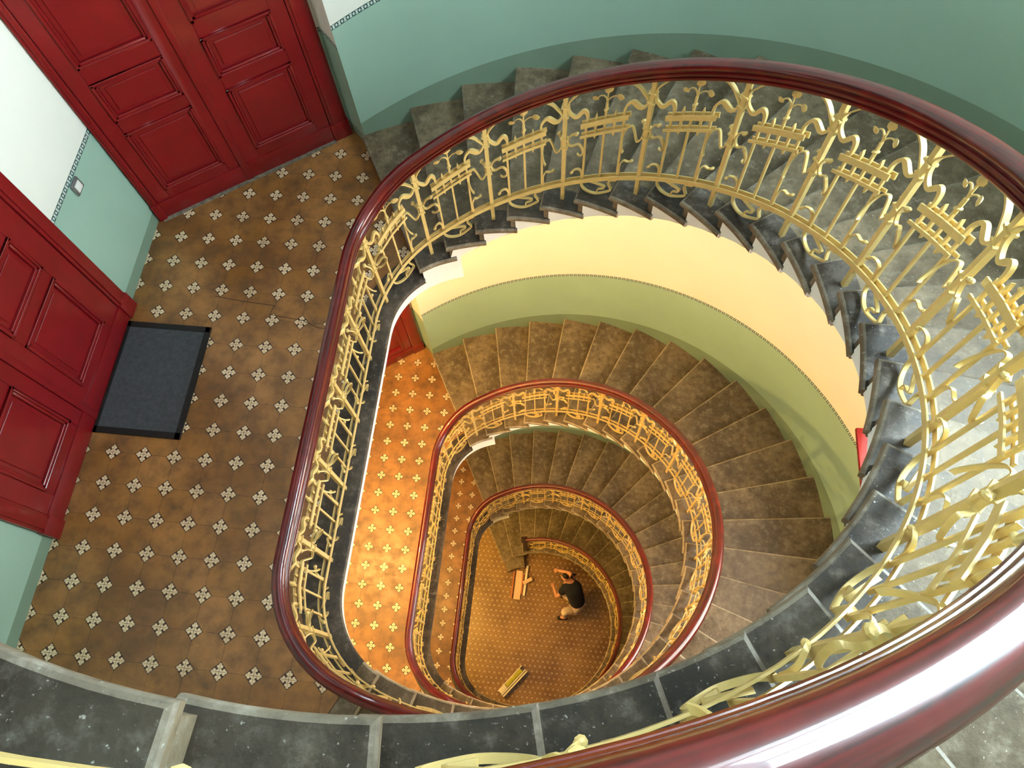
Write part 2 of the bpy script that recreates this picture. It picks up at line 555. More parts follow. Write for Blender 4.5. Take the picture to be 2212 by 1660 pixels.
class Panel:
    """draws ironwork in (a, h) panel space: a across between two posts, h height above the slope line"""
    def __init__(s, s0, s1, zf): s.s0, s.s1, s.zf = s0, s1, zf; s.w = s1 - s0
    def map(s, a, h, rho):
        S = s.s0 + a * s.w
        x, y, nx, ny = path(S, .09 + rho)
        return (x, y, s.zf(S) + h)
    def sweep(s, mb, pts, t, wr, closed=False, rnd=0, smooth=True, n=5):
        """pts: (a,h[,rho[,t]]) strap of in-plane thickness t and radial width wr"""
        P = [tuple(p) + (0,) * (3 - len(p)) + ((t,) if len(p) < 4 else ()) for p in pts]
        if smooth: P = catmull(P, n)
        m = 6 if rnd else 4; base = len(mb.v)
        for i, p in enumerate(P):
            q0, q1 = P[max(i - 1, 0)], P[min(i + 1, len(P) - 1)]
            tx, ty = (q1[0] - q0[0]) * s.w, q1[1] - q0[1]
            l = hypot(tx, ty) or 1e-6; nx, ny = -ty / l, tx / l
            if rnd: prof = [(cos(2 * pi * j / 6) / 2, sin(2 * pi * j / 6) / 2) for j in range(6)]
            else: prof = [(-.5, -.5), (.5, -.5), (.5, .5), (-.5, .5)]
            for c0, c1 in prof:
                mb.v.append(s.map(p[0] + nx * c0 * p[3] / s.w, p[1] + ny * c0 * p[3], p[2] + c1 * wr))
        for i in range(len(P) - 1):
            for j in range(m):
                j2 = (j + 1) % m
                mb.f.append((base + i * m + j, base + i * m + j2, base + (i + 1) * m + j2, base + (i + 1) * m + j)); mb.m.append(0)
        mb.f.append(tuple(base + j for j in reversed(range(m)))); mb.m.append(0)
        mb.f.append(tuple(base + (len(P) - 1) * m + j for j in range(m))); mb.m.append(0)
    def blob(s, mb, a, h, rho, ra, rh, rr, leaf=0):
        base = len(mb.v); U, V = 8, 5
        for i in range(V + 1):
            ph = pi * i / V
            for j in range(U):
                th = 2 * pi * j / U
                f = 1 + leaf * .25 * cos(4 * th) * sin(ph)
                mb.v.append(s.map(a + ra * sin(ph) * cos(th) * f / s.w, h + rh * cos(ph) , rho + rr * sin(ph) * sin(th) * f))
        for i in range(V):
            for j in range(U):
                j2 = (j + 1) % U
                mb.f.append((base + i * U + j, base + i * U + j2, base + (i + 1) * U + j2, base + (i + 1) * U + j)); mb.m.append(0)
    def leafcup(s, mb, a, h, rho, da, dh, drho, size):
        """small folded leaf / bud with a pointed tip"""
        base = len(mb.v)
        l = sqrt(da * da + dh * dh + drho * drho) or 1; da, dh, drho = da / l, dh / l, drho / l
        px, ph = -dh, da
        prof = [(0, .12), (.25, .55), (.55, .62), (.8, .42), (1, .05)]
        for t, w in prof:
            for q in range(6):
                an = 2 * pi * q / 6
                w2 = w * size * .6 * (1 + .18 * (q % 2))
                o1, o2 = cos(an) * w2 * 1.15, sin(an) * w2 * .32
                mb.v.append(s.map(a + (da * t * size + px * o1) / s.w, h + dh * t * size + ph * o1, rho + drho * t * size + o2))
        for i in range(4):
            for j in range(6):
                j2 = (j + 1) % 6
                mb.f.append((base + i * 6 + j, base + i * 6 + j2, base + (i + 1) * 6 + j2, base + (i + 1) * 6 + j)); mb.m.append(0)
        mb.f.append(tuple(base + 24 + j for j in range(6))); mb.m.append(0)
        mb.f.append(tuple(base + j for j in reversed(range(6)))); mb.m.append(0)

def make_panel(s0, s1, zf, root, slope, loop=True):
    P = Panel(s0, s1, zf); G = M['gold']
    # lower/upper cross bars are front + back straps; heights shift a little with the slope
    dl = .017 if slope else 0
    def bar(h, a): return h + dl * (a - .5) * 2
    mb = MB()
    for a in (.26, .485, .71):
        P.sweep(mb, [(a, .12), (a, .63 + (0 if a != .485 else .05))], .011, .0105, smooth=False)
    for h, t in ((.612, .034), (.53, .018)):
        for rho in (-.0135, .0135):
            P.sweep(mb, [(.2, bar(h, .2), rho), (.48, bar(h, .48), rho), (.77, bar(h, .77), rho)], t, .006, smooth=False)
    for a in (.375, .6):
        P.sweep(mb, [(a, .485, 0, .002), (a, .505, 0, .012), (a, .645, 0, .012), (a, .67, 0, .002)], .012, .011, smooth=False)
    lat = mb.obj('lattice_panel', G, root); fixn(lat)
    # arch from post to post below the handrail
    mb = MB()
    hl, hr = (.765, .70) if slope else (.735, .735)
    P.sweep(mb, [(.03, hl), (.05, hl + .03), (.12, .825), (.21, .85), (.40, .862), (.60, .858), (.74, .845), (.84, .808), (.91, .76), (.96, hr + .02), (.975, hr - .01)], .008, .019)
    # whiplash S straps from post to the outer uprights
    o = mb.obj('arch', G, lat, smooth=True, sharp=40); fixn(o); mb = MB()
    P.sweep(mb, [(.035, hl, 0, .010), (.05, .72, 0, .012), (.105, .68, 0, .017), (.15, .672, 0, .022), (.19, .692, 0, .024), (.225, .703, 0, .022), (.262, .682, 0, .016), (.275, .64, 0, .012), (.262, .60, 0, .012)], .012, .014)
    o = mb.obj('whiplash_strap', G, lat, smooth=True, sharp=40); fixn(o); mb = MB()
    P.sweep(mb, [(.965, hr, 0, .010), (.93, .675, 0, .016), (.885, .672, 0, .022), (.84, .692, 0, .024), (.79, .715, 0, .022), (.74, .705, 0, .016), (.705, .67, 0, .012), (.708, .61, 0, .012)], .012, .014)
    o = mb.obj('whiplash_strap', G, lat, smooth=True, sharp=40); fixn(o)
    # flower spray on the middle upright
    mb = MB()
    P.sweep(mb, [(.487, .66), (.487, .735)], .015, .015, rnd=1, smooth=False)
    P.blob(mb, .487, .685, 0, .014, .010, .014)
    P.sweep(mb, [(.487, .73), (.490, .80)], .008, .008, rnd=1, smooth=False)
    P.sweep(mb, [(.487, .73), (.475, .762, 0), (.44, .782, .002), (.40, .782, .006), (.365, .765, .012)], .008, .008, rnd=1)
    P.sweep(mb, [(.487, .73), (.505, .755, 0), (.56, .772, -.004), (.61, .776, -.012)], .008, .008, rnd=1)
    P.leafcup(mb, .49, .795, 0, .05, 1, 0, .048)
    P.leafcup(mb, .375, .770, .01, -.7, -.55, .4, .046)
    P.leafcup(mb, .60, .776, -.010, 1, .02, -.5, .052)
    o = mb.obj('flower_spray', G, lat, smooth=True, sharp=50); fixn(o)
    # tendrils bound to the posts at mid height, curling out of the plane
    mb = MB()
    P.sweep(mb, [(.16, .572, -.03), (.125, .573, -.028), (.08, .553, -.016), (.045, .51, -.004), (.06, .468, .0), (.10, .458, -.004), (.17, .478, -.018), (.215, .478, -.03), (.245, .43, -.022), (.235, .375, -.006), (.19, .345, .016), (.145, .345, .034)], .0075, .014)
    P.blob(mb, .165, .574, -.032, .013, .013, .013)
    o = mb.obj('tendril_scroll', G, lat, smooth=True, sharp=40); fixn(o); mb = MB()
    P.sweep(mb, [(.92, .545, .028), (.935, .53, .024), (.96, .50, .008), (.955, .455, 0), (.91, .425, .004), (.88, .43, .012), (.82, .505, .024), (.78, .52, .026), (.735, .505, .014), (.722, .455, -.004), (.745, .405, -.026), (.775, .385, -.036)], .0075, .014)
    P.blob(mb, .918, .548, .03, .013, .013, .013)
    o = mb.obj('tendril_scroll', G, lat, smooth=True, sharp=40); fixn(o)
    # little hooks above the bottom bar and the loop hanging below it
    mb = MB()
    P.sweep(mb, [(.125, .262, -.03), (.15, .276, -.026), (.20, .262, -.012), (.238, .225, -.004), (.24, .165, 0)], .008, .013)
    P.blob(mb, .125, .262, -.03, .011, .011, .011)
    o = mb.obj('hook', G, lat, smooth=True, sharp=40); fixn(o); mb = MB()
    P.sweep(mb, [(.73, .165, 0), (.728, .24, .004), (.76, .266, .014), (.80, .24, .028), (.84, .238, .034)], .008, .013)
    P.blob(mb, .845, .24, .034, .011, .011, .011)
    o = mb.obj('hook', G, lat, smooth=True, sharp=40); fixn(o)
    if not loop: return lat
    mb = MB()
    P.sweep(mb, [(.25, .15, 0), (.252, .11, -.004), (.30, .075, -.012), (.39, .047, -.02), (.49, .035, -.024), (.60, .038, -.02), (.665, .046, -.014), (.64, .072, -.008), (.61, .10, 0), (.64, .118, 0), (.71, .118, 0), (.712, .15, 0)], .009, .015)
    P.sweep(mb, [(.36, .125, 0), (.46, .11, -.01), (.57, .085, -.016), (.56, .07, -.018), (.49, .068, -.02), (.485, .035, -.02)], .008, .013)
    o = mb.obj('base_loop', G, lat, smooth=True, sharp=40); fixn(o)
    return lat

def make_railing(nst, sp, label, s_from=None, ground=False, top_ext=False):
    z0 = nst * H
    spp = 2 * sp; DR = .07
    posts = []
    if not ground:
        for i in range(6, 0, -1): posts.append((-.052 - .435 * i, 0., 'l'))
    for j in range(14):
        posts.append((s_of(114.5 - spp * j), (1 + 2 * j) * RH, 'f'))
    if ground: posts = posts[1:]
    if top_ext:
        e = L4 - 2.662; posts.append((e, H, 'l'))
    ends = L4 - 2.662
    # slope line
    kn = [(s_of(114.5 - 2 * SPB * 13) - L4 - .6, -RH - .35), (s_of(114.5 - 2 * SPB * 13) - L4, -RH), (-2.662, -DR), (-.487, -DR)] + [(s_of(114.5 - spp * j), (1 + 2 * j) * RH) for j in range(14)] + [(ends, H - DR), (ends + 1, H - DR)]
    if ground: kn = kn[4:]; kn = [(kn[0][0] - 1, kn[0][1] - RH * 2 / .44)] + kn
    def lin(s):
        if s <= kn[0][0]: return kn[0][1]
        for (a, za), (b, zb) in zip(kn, kn[1:]):
            if s <= b: return za + (zb - za) * (s - a) / (b - a)
        return kn[-1][1]
    def zf(s):
        return z0 + sum(lin(s + d) for d in (-.15, -.075, 0, .075, .15)) / 5
    ox, oy = CX, CY
    root = empty('stair_railing', (ox, oy, z0)); tag(root, label, 'railing')
    made = []
    a, b = posts[0][0], posts[-1][0]
    ha = a - (.435 if not ground else .06); hb = b + (.35 if not top_ext else .1)
    if nst < 0: hb = min(hb, L4 - 2.662 - .435)      # meets the next storey's rail
    # handrail
    half = [(.036, .858), (.044, .863), (.046, .870), (.044, .877), (.035, .880), (.034, .886), (.043, .889), (.044, .896), (.042, .902), (.034, .905), (.033, .911), (.040, .914), (.043, .922), (.042, .934), (.034, .947), (.020, .956)]
    prof = [(-x, h) for x, h in half] + [(0, .959)] + list(reversed(half))
    N = int((hb - ha) / .045); vs = []; fs = []; uvs = []; m = len(prof)
    for i in range(N + 1):
        s = ha + (hb - ha) * i / N
        for q, (r, h) in enumerate(prof):
            near = max(0., min(1., (s - 3.2) / 1.5)) if nst == 0 else 0.
            x, y, _, _ = path(s, .083 - .013 * near + r * .76); vs.append((x, y, zf(s) + h)); uvs.append((s, q / m))
    for i in range(N):
        for q in range(m):
            q2 = (q + 1) % m; fs.append((i * m + q, i * m + q2, (i + 1) * m + q2, (i + 1) * m + q))
    fs.append(tuple(reversed(range(m)))); fs.append(tuple(N * m + q for q in range(m)))
    o = mesh_obj('handrail', vs, fs, M['rail'], root, smooth=True, sharp=50, uvs=uvs); fixn(o); made.append(o)
    tag(o, 'dark red lacquered wooden handrail')
    # bottom bar (two straps) and its spacers
    P = Panel(0, 1, zf); mb = MB()
    Nb = int((hb - ha) / .06)
    for rho in (-.0145, .0145):
        P.sweep(mb, [(ha + (hb - ha) * i / Nb, .148, rho) for i in range(Nb + 1)], .030, .006, smooth=False)
    o = mb.obj('bottom_rail', M['gold'], root, smooth=True, sharp=40); fixn(o); made.append(o)
    # posts with their collars
    for i, (s, zz, kind) in enumerate(posts):
        mb = MB()
        x, y, nx, ny = path(s, .09)
        rz = atan2(ny, nx)
        zl = zf(s); zfoot = z0 + zz; hh = zl + .87 - zfoot
        mb.box((x, y, zfoot + hh / 2), (.022, .022, hh), rz)
        for h in (.765, .70, .527, .46):
            for q in (0,):
                mb.box((x, y, zl + h), (.034, .040, .010), rz)
        o = mb.obj('post', M['gold'], root); made.append(o)
    if ground:
        mb = MB(); s = ha; x, y, nx, ny = path(s, .09); rz = atan2(ny, nx)
        zt = zf(s) + .93 - z0
        mb.box((x, y, z0 + RH + (zt - RH) / 2), (.09, .09, zt - RH), rz)
        mb.box((x, y, z0 + zt + .02), (.12, .12, .04), rz); mb.box((x, y, z0 + RH + .1), (.12, .12, .2), rz)
        o = mb.obj('newel_post', simple('dark_newel_wood', s2l(44, 18, 14), .35, 12, .2), root); bevel_obj(o, .01); made.append(o); tag(o, 'dark wooden newel post')
    for (a_, b_) in zip(posts, posts[1:]):
        slope = (b_[1] - a_[1]) > .5 * RH
        lt = make_panel(a_[0], b_[0], zf, root, slope, loop=not (top_ext and (b_ is posts[-1] or b_ is posts[-2]))); made.append(lt)
    if not ground:   # panel between the last post of the flight below and the first landing post
        sl = s_of(114.5 - 2 * SPB * 13) - L4
        made.append(make_panel(max(sl, posts[0][0] - .47), posts[0][0], zf, root, False))
    off = Vector((ox * K, oy * K, z0 * K))
    def shift(o):
        for v in o.data.vertices: v.co -= off
        for c in o.children: shift(c)
    for o in made: shift(o)
    return root

# ------------------------------------------------------------------ walls
WIN = (-14., 16., H - .80, H + .95)      # window: angles and heights above the storey floor
def helix_wall(nst, sp, name):
    z0 = nst * H
    line = lambda t: ((T1 - t) / sp + 1) * RH
    cols = sorted(set([-118.5 + 237 * i / 96 for i in range(97)] + [WIN[0], WIN[1]]), reverse=True)
    bands = [(-.30, .12, 'skirt'), (.12, .93, 'dado'), (.93, .965, 'border'), (.965, H - .30, 'wall_up')]
    if nst == 1: bands[-1] = (.965, 2.6, 'wall_up')
    names = ['skirt', 'dado', 'border', 'wall_up']
    vs = []; fs = []; fm = []; uvs = []
    def zr(t, b):  # band limits at angle t (landing-level end stays flat)
        return line(t) + b
    for i in range(len(cols) - 1):
        t0, t1 = cols[i], cols[i + 1]
        w = t1 >= WIN[0] - 1e-6 and t0 <= WIN[1] + 1e-6
        w2 = w
        for (b0, b1, mn) in bands:
            segs = [(lambda z: z, lambda z: z)]
            if w:
                s_, e_ = WIN[2], WIN[3]; s2, e2 = WIN[2] - H, WIN[3] - H
                segs = [(lambda z: min(max(z, e2), s_),) * 2, (lambda z: max(z, e_),) * 2, (lambda z: min(z, s2),) * 2]
            for lo, hi in segs:
                a0, a1 = lo(zr(t0, b0)), hi(zr(t0, b1)); c0, c1 = lo(zr(t1, b0)), hi(zr(t1, b1))
                if a1 - a0 < 1e-4 and c1 - c0 < 1e-4: continue
                p0, p1 = pol(RO, t0), pol(RO, t1); b = len(vs)
                u0, u1 = radians(t0) * RO, radians(t1) * RO
                vs += [(p0[0], p0[1], a0), (p0[0], p0[1], a1), (p1[0], p1[1], c1), (p1[0], p1[1], c0)]
                uvs += [(u0, 0), (u0, 1), (u1, 1), (u1, 0)]
                fs.append((b, b + 1, b + 2, b + 3)); fm.append(names.index(mn))
    o = mesh_obj(name, vs, fs, [M[n] for n in names], smooth=True, fmat=fm, uvs=uvs)
    bm = bmesh.new(); bm.from_mesh(o.data)
    bmesh.ops.remove_doubles(bm, verts=bm.verts, dist=1e-4); bm.to_mesh(o.data); bm.free()
    o.location.z = z0 * K
    tag(o, kind='structure'); return o

def flat_wall(nst, pts, name, ztop=None):
    z0 = nst * H
    bands = [(-.1, .10, 'skirt'), (.10, .905, 'dado'), (.905, .94, 'border'), (.94, ztop or (H - .14), 'wall_up')]
    names = ['skirt', 'dado', 'border', 'wall_up']
    vs = []; fs = []; fm = []; uvs = []; s = 0
    for p0, p1 in zip(pts, pts[1:]):
        l = hypot(p1[0] - p0[0], p1[1] - p0[1])
        for b0, b1, mn in bands:
            b = len(vs)
            vs += [(p0[0], p0[1], b0), (p1[0], p1[1], b0), (p1[0], p1[1], b1), (p0[0], p0[1], b1)]
            uvs += [(s, 0), (s + l, 0), (s + l, 1), (s, 1)]
            fs.append((b, b + 1, b + 2, b + 3)); fm.append(names.index(mn))
        s += l
    o = mesh_obj(name, vs, fs, [M[n] for n in names], fmat=fm, uvs=uvs)
    o.location.z = z0 * K
    tag(o, kind='structure'); return o

# ------------------------------------------------------------------ doors
def make_door(name, org, ang, width, leafs, panels, casing, top=2.12):
    """double door; local x along the wall, y out of the wall (towards the room), z up. panels: per leaf list of (x0,x1)"""
    root = empty(name, (org[0], org[1], 0)); root.rotation_euler.z = ang
    R_ = M['red']; y0 = .004
    def lbox(mb, x0, x1, y_0, y_1, z0, z1): mb.box(((x0 + x1) / 2, (y_0 + y_1) / 2, (z0 + z1) / 2), (x1 - x0, y_1 - y_0, z1 - z0))
    for (x0, x1) in casing:
        mb = MB(); lbox(mb, x0, x1, 0, .034, .16, top + .1)
        lbox(mb, x0 + .02, x1 - .02, .034, .044, .16, top + .1)
        lbox(mb, x0 - .004, x1 + .004, 0, .046, .001, .16)
        o = mb.obj('casing', R_, root); bevel_obj(o, .004)
    mb = MB(); lbox(mb, casing[0][0] - .02, casing[-1][1] + .02, 0, .05, top, top + .14)
    bevel_obj(mb.obj('lintel_casing', R_, root), .006)
    for li, ((x0, x1), ps) in enumerate(zip(leafs, panels)):
        mb = MB(); yb = .022; px0, px1 = ps
        zs = [(.245, .80), (.905, 1.205), (1.32, 2.0)]
        # rails and stiles
        lbox(mb, x0 + .003, px0, y0, yb, .002, top); lbox(mb, px1, x1 - .003, y0, yb, .002, top)
        prev = .002
        for (a, b) in zs:
            lbox(mb, px0, px1, y0, yb, prev, a); prev = b
        lbox(mb, px0, px1, y0, yb, prev, top)
        leaf = mb.obj('door_leaf', R_, root); bevel_obj(leaf, .003, 1)
        mb = MB(); lbox(mb, x0 + .003, x1 - .003, yb - .002, yb + .010, .004, .155)
        bevel_obj(mb.obj('kick_board', R_, leaf), .006)
        for (a, b) in zs:
            mb = MB(); w = .034
            # bolection moulding frame, raised field
            for (q0, q1, h) in ((0, .018, .014), (.018, w, .006)):
                for (X0, X1, Z0, Z1) in ((px0 + q0, px0 + q1, a + q0, b - q0), (px1 - q1, px1 - q0, a + q0, b - q0), (px0 + q0, px1 - q0, a + q0, a + q1), (px0 + q0, px1 - q0, b - q1, b - q0)):
                    lbox(mb, X0, X1, y0, yb + h, Z0, Z1)
            lbox(mb, px0 + w, px1 - w, y0, .010, a + w, b - w)
            lbox(mb, px0 + w + .03, px1 - w - .03, y0, .017, a + w + .03, b - w - .03)
            bevel_obj(mb.obj('door_panel', R_, leaf), .003, 1)
    mb = MB(); xm = leafs[0][1]
    lbox(mb, xm - .004, xm + .045, .02, .036, .002, top)
    bevel_obj(mb.obj('cover_strip', R_, root), .004)
    tag(root, kind='structure')
    return root

def make_window(name, nst):
    t0, t1, zs, zt = WIN; mid = (t0 + t1) / 2
    root = empty(name, (pol(RO, mid)[0], pol(RO, mid)[1], nst * H + zs)); root.rotation_euler.z = radians(mid)
    w = 2 * RO * sin(radians((t1 - t0) / 2)); hgt = zt - zs; dep = .30
    # local: x outwards, y along, z up
    mb = MB()
    def lb(m_, x0, x1, y_0, y_1, z0, z1): m_.box(((x0 + x1) / 2, (y_0 + y_1) / 2, (z0 + z1) / 2), (x1 - x0, y_1 - y_0, z1 - z0))
    lb(mb, -.10, dep, -w / 2 - .04, -w / 2, -.02, hgt + .04); lb(mb, -.10, dep, w / 2, w / 2 + .04, -.02, hgt + .04)
    lb(mb, -.10, dep, -w / 2 - .04, w / 2 + .04, hgt, hgt + .04)
    mb.obj('reveal', M['white'], root)
    mb = MB(); lb(mb, -.16, dep, -w / 2 - .0, w / 2 + .0, -.035, .0)
    bevel_obj(mb.obj('window_sill', M['red'], root), .006)
    mb = MB(); x0, x1 = dep - .07, dep - .02
    for (y_0, y_1) in ((-w / 2, -w / 2 + .06), (w / 2 - .06, w / 2), (-.035, .035)): lb(mb, x0, x1, y_0, y_1, 0, hgt)
    for (a, b) in ((0, .06), (hgt - .06, hgt), (hgt * .62, hgt * .62 + .06)): lb(mb, x0, x1, -w / 2, w / 2, a, b)
    bevel_obj(mb.obj('window_frame', M['red'], root), .005)
    mb = MB(); lb(mb, dep - .05, dep - .042, -w / 2 + .03, w / 2 - .03, .03, hgt - .03)
    mb.obj('pane', M['pane'] if nst == 0 else M['pane2'], root)
    tag(root, kind='structure'); return root

# ------------------------------------------------------------------ assemble: shell
helix_wall(1, SPA, 'wall_right')
helix_wall(0, SPA, 'wall_right')
for n in (-1, -2, -3): helix_wall(n, SPB, 'wall_right')
for n in (1, 0, -1, -2, -3):
    zt = 2.8 if n == 1 else None
    flat_wall(n, [(-.2, -.93), (-.2, -3.93)], 'wall_left', zt)
    flat_wall(n, [pol(RO, 118.5), (1.125, -.045), (1.043, .035), (-.203, -.853), (-.2, -.93)], 'wall_back', zt)
    flat_wall(n, [(-.2, -3.93), (-.203, -4.007), (1.043, -4.895), (1.125, -4.815), pol(RO, -118.5)], 'wall_front', zt)
for n in (1, 0, -1, -2): make_landing(n)
# ground floor slab
mb = MB(); ring = [pol(RO + .05, 120 - 240 * i / 60) for i in range(61)] + [(1.045, -4.95), (-.25, -4.1), (-.25, -.8), (1.045, .1)]
mb.add([(x, y, 0) for x, y in ring], [tuple(range(len(ring)))])
mb.add([(x, y, -.1) for x, y in ring], [tuple(range(len(ring)))])
o = mb.obj('floor', M['ground']); o.location.z = GR * K; tag(o, kind='structure')
bm = bmesh.new(); bm.from_mesh(o.data); bmesh.ops.triangulate(bm, faces=bm.faces); bm.to_mesh(o.data); bm.free()
# ceiling with a round skylight over the well
mb = MB(); n_ = 64; zc = H + 2.75
for i in range(n_):
    a, b = 360 * i / n_, 360 * (i + 1) / n_
    q = []
    for t in (a, b):
        p = pol(1.25, t); q.append(p); q.append((CX + 3.3 * cos(radians(t)), CY + 3.3 * sin(radians(t))))
    mb.add([(q[0][0], q[0][1], zc), (q[1][0], q[1][1], zc), (q[3][0], q[3][1], zc), (q[2][0], q[2][1], zc)], [(0, 1, 2, 3)])
    mb.add([(q[0][0], q[0][1], zc), (q[2][0], q[2][1], zc), (q[2][0], q[2][1], zc + .25), (q[0][0], q[0][1], zc + .25)], [(0, 1, 2, 3)])
tag(mb.obj('ceiling', M['white']), kind='structure')
sk = simple('x', (1, 1, 1)); bpy.data.materials.remove(sk)
M['sky'], _nt, _b = newmat('skylight_glass')
_b.inputs['Base Color'].default_value = (.8, .9, 1, 1)
_b.inputs['Emission Color'].default_value = (.8, .94, 1, 1); _b.inputs['Emission Strength'].default_value = 1.
mb = MB(); ring = [pol(1.25, 360 * i / 48) for i in range(48)]
mb.add([(x, y, zc + .2) for x, y in ring], [tuple(range(48))])
tag(mb.obj('window_4', M['sky']), kind='structure')

for i, n in enumerate((0, -1, -2)): make_window('window_%d' % (i + 1), n)

# doors: first set on the upper landing, copies below
dang = atan2(.786, 1.103)
def place_doors():
    # diagonal wall: local x runs from the left corner (-.203,-.853) towards (.9,-.067); y towards the room
    a = make_door('door_1', (-.203, -.853), dang, 1.5, [(.05, .68), (.68, 1.38)], [(.15, .595), (.83, 1.28)], [(-.0, .05), (1.38, 1.51)])
    # mirror local y so the mouldings face the room (room is on the right-hand side of the direction)
    for ch in a.children_recursive:
        for v in ch.data.vertices: v.co.y = -v.co.y
        ch.data.flip_normals()
    b = make_door('door_2', (-.2, -3.165), radians(90), 1.6, [(.105, .765), (.765, 1.50)], [(.225, .665), (.895, 1.345)], [(0, .105), (1.50, 1.605)])
    for ch in b.children_recursive:
        for v in ch.data.vertices: v.co.y = -v.co.y
        ch.data.flip_normals()
    return a, b
D1, D2 = place_doors()
k = 3
for n in (-1, -2):
    for d in (D1, D2):
        c = copy_tree(d, n * H); c.name = 'door_%d' % k; k += 1

# hairline crack in the upper landing floor and the plaster dust line along the first door
fl0 = [o for o in bpy.data.objects if o.name.startswith('floor') and abs(o.location.z) < 1e-6][0]
crk = [(.366, -1.452), (.56, -1.475), (.79, -1.49), (.775, -1.56), (1.01, -1.585), (1.12, -1.63), (1.27, -1.635), (1.37, -1.68)]
mb = MB()
for i, ((x0, y0), (x1, y1)) in enumerate(zip(crk, crk[1:])):
    l = hypot(x1 - x0, y1 - y0); nx, ny = -(y1 - y0) / l * .0022, (x1 - x0) / l * .0022
    mb.add([(x0 - nx, y0 - ny, .0006), (x1 - nx, y1 - ny, .0006), (x1 + nx, y1 + ny, .0006), (x0 + nx, y0 + ny, .0006)], [(0, 1, 2, 3)])
crack_m = simple('dark_crack', s2l(48, 30, 18), .8, 20, .2)
mb.obj('hairline_crack', crack_m, fl0)
mb = MB(); mb.box((.70, -.035, .004), (1.36, .045, .007)); th_o = mb.obj('threshold', simple('grey_threshold', s2l(120, 110, 98), .8, 22, .45, .002), D1)

# ------------------------------------------------------------------ stairs + railings
make_flight(0, SPA, 'nearest curved stone flight rising from the upper landing across the bottom of the picture')
f1 = make_flight(-1, SPB, 'curved stone flight between the upper and the second landing, white daylight on its right treads')
f2 = copy_tree(f1, -H); tag(f2, 'third curved stone flight down, with treads shaded brown, seen inside the second railing loop', 'staircase')
f3 = make_flight(-3, SPB, 'lowest curved stone flight with a wide first step on the ground floor')
make_railing(0, SPA, 'largest gold scrollwork stair railing with red handrail, on the upper landing and nearest flight', top_ext=True)
r1 = make_railing(-1, SPB, 'second gold stair railing down, with red handrail, round the orange tiled second landing')
r2 = copy_tree(r1, -H); tag(r2, 'third gold stair railing down, small loop with red handrail round the narrow third landing', 'railing')
make_railing(-3, SPB, 'lowest and smallest gold stair railing, starting at a dark newel on the ground floor', ground=True)

# ------------------------------------------------------------------ things
mb = MB(); mb.box((.105, -2.09, .007), (.54, .71, .012))
mat_o = mb.obj('door_mat', M['rubber']); tag(mat_o, 'black rubber door mat in front of the red door on the upper landing', 'doormat')
mb = MB()
for c, d in (((.105, -1.715, .0085), (.60, .04, .017)), ((.105, -2.465, .0085), (.60, .04, .017)), ((.39, -2.09, .0085), (.035, .79, .017)), ((-.155, -2.09, .0085), (.02, .79, .017))): mb.box(c, d)
e = mb.obj('raised_edge', M['rubber_edge'], mat_o)
sw = empty('light_switch', (-.198, -1.235, .86)); tag(sw, 'small pale light switch on the pale green wall between the two red doors', 'light switch')
mb = MB(); mb.box((.008, 0, 0), (.016, .085, .085)); bevel_obj(mb.obj('switch_frame', M['metal'], sw), .004)
mb = MB(); mb.box((.019, 0, 0), (.008, .055, .055)); bevel_obj(mb.obj('rocker', M['plastic'], sw), .003)

def plank(name, p0, p1, w, t, z0, z1, mat, label, cat='board', group=None, taper=1.):
    """board lying/leaning from p0 (height z0) to p1 (height z1)"""
    a = Vector((p0[0], p0[1], z0)); b = Vector((p1[0], p1[1], z1)); d = (b - a); L = d.length; d.normalize()
    side = Vector((0, 0, 1)).cross(d).normalized(); up = d.cross(side)
    vs = []
    for q, ww in ((a, w), (b, w * taper)):
        for sx, sz in ((-1, 0), (1, 0), (1, 1), (-1, 1)):
            vs.append(q + side * sx * ww / 2 + up * sz * t - a)
    o = mesh_obj(name, vs, [(0, 1, 2, 3), (7, 6, 5, 4), (0, 4, 5, 1), (1, 5, 6, 2), (2, 6, 7, 3), (3, 7, 4, 0)], mat)
    o.location = a * K; fixn(o); bevel_obj(o, .003 * K, 1)
    tag(o, label, cat, group); return o
g = 'boards lying by the foot of the stairs'
plank('wooden_board', (2.10, -1.90), (2.11, -1.335), .13, .03, GR + .002, GR + .002, M['pale_wood'], 'widest pale wooden board lying beside the lowest stair step', group=g)
plank('wooden_board', (2.235, -1.82), (2.255, -1.22), .045, .05, GR + .002, GR + .002, M['white_board'], 'long narrow white board at the right of the board pile on the ground floor', group=g)
plank('wooden_board', (1.99, -1.89), (2.005, -1.35), .03, .04, GR + .002, GR + .002, M['orange_wood'], 'thin orange-brown batten at the left edge of the board pile', group=g)
plank('wooden_board', (2.185, -1.79), (2.185, -1.40), .03, .045, GR + .002, GR + .002, M['orange_wood'], 'orange-brown batten between the two pale boards on the ground floor', group=g)
plank('wooden_board', (2.20, -1.58), (2.37, -1.475), .07, .02, GR + .055, GR + .055, M['pale_wood'], 'short pale board lying crosswise on top of the board pile', group=g)
# long package near the front curve
pk = empty('long_package', (2.2, -3.43, GR)); tag(pk, 'long package of white strips in yellow-green wrap lying on the ground floor', 'package')
dr = atan2(.52, .42)
def pbox(nm, c, d, mt):
    mb = MB(); mb.box(c, d); o = mb.obj(nm, mt, pk); o.rotation_euler.z = dr; bevel_obj(o, .004); return o
pbox('yellow_wrap', (.06, .05, .05), (.40, .07, .10), M['yellow_wrap'])
pbox('white_end', (-.23, .05, .05), (.16, .08, .10), M['white_board'])
for i, yy in enumerate((.095, -.005, -.045)): pbox('white_strip', (-.0, yy, .05), (.64, .018 + .006 * i, .10), M['white_board'])

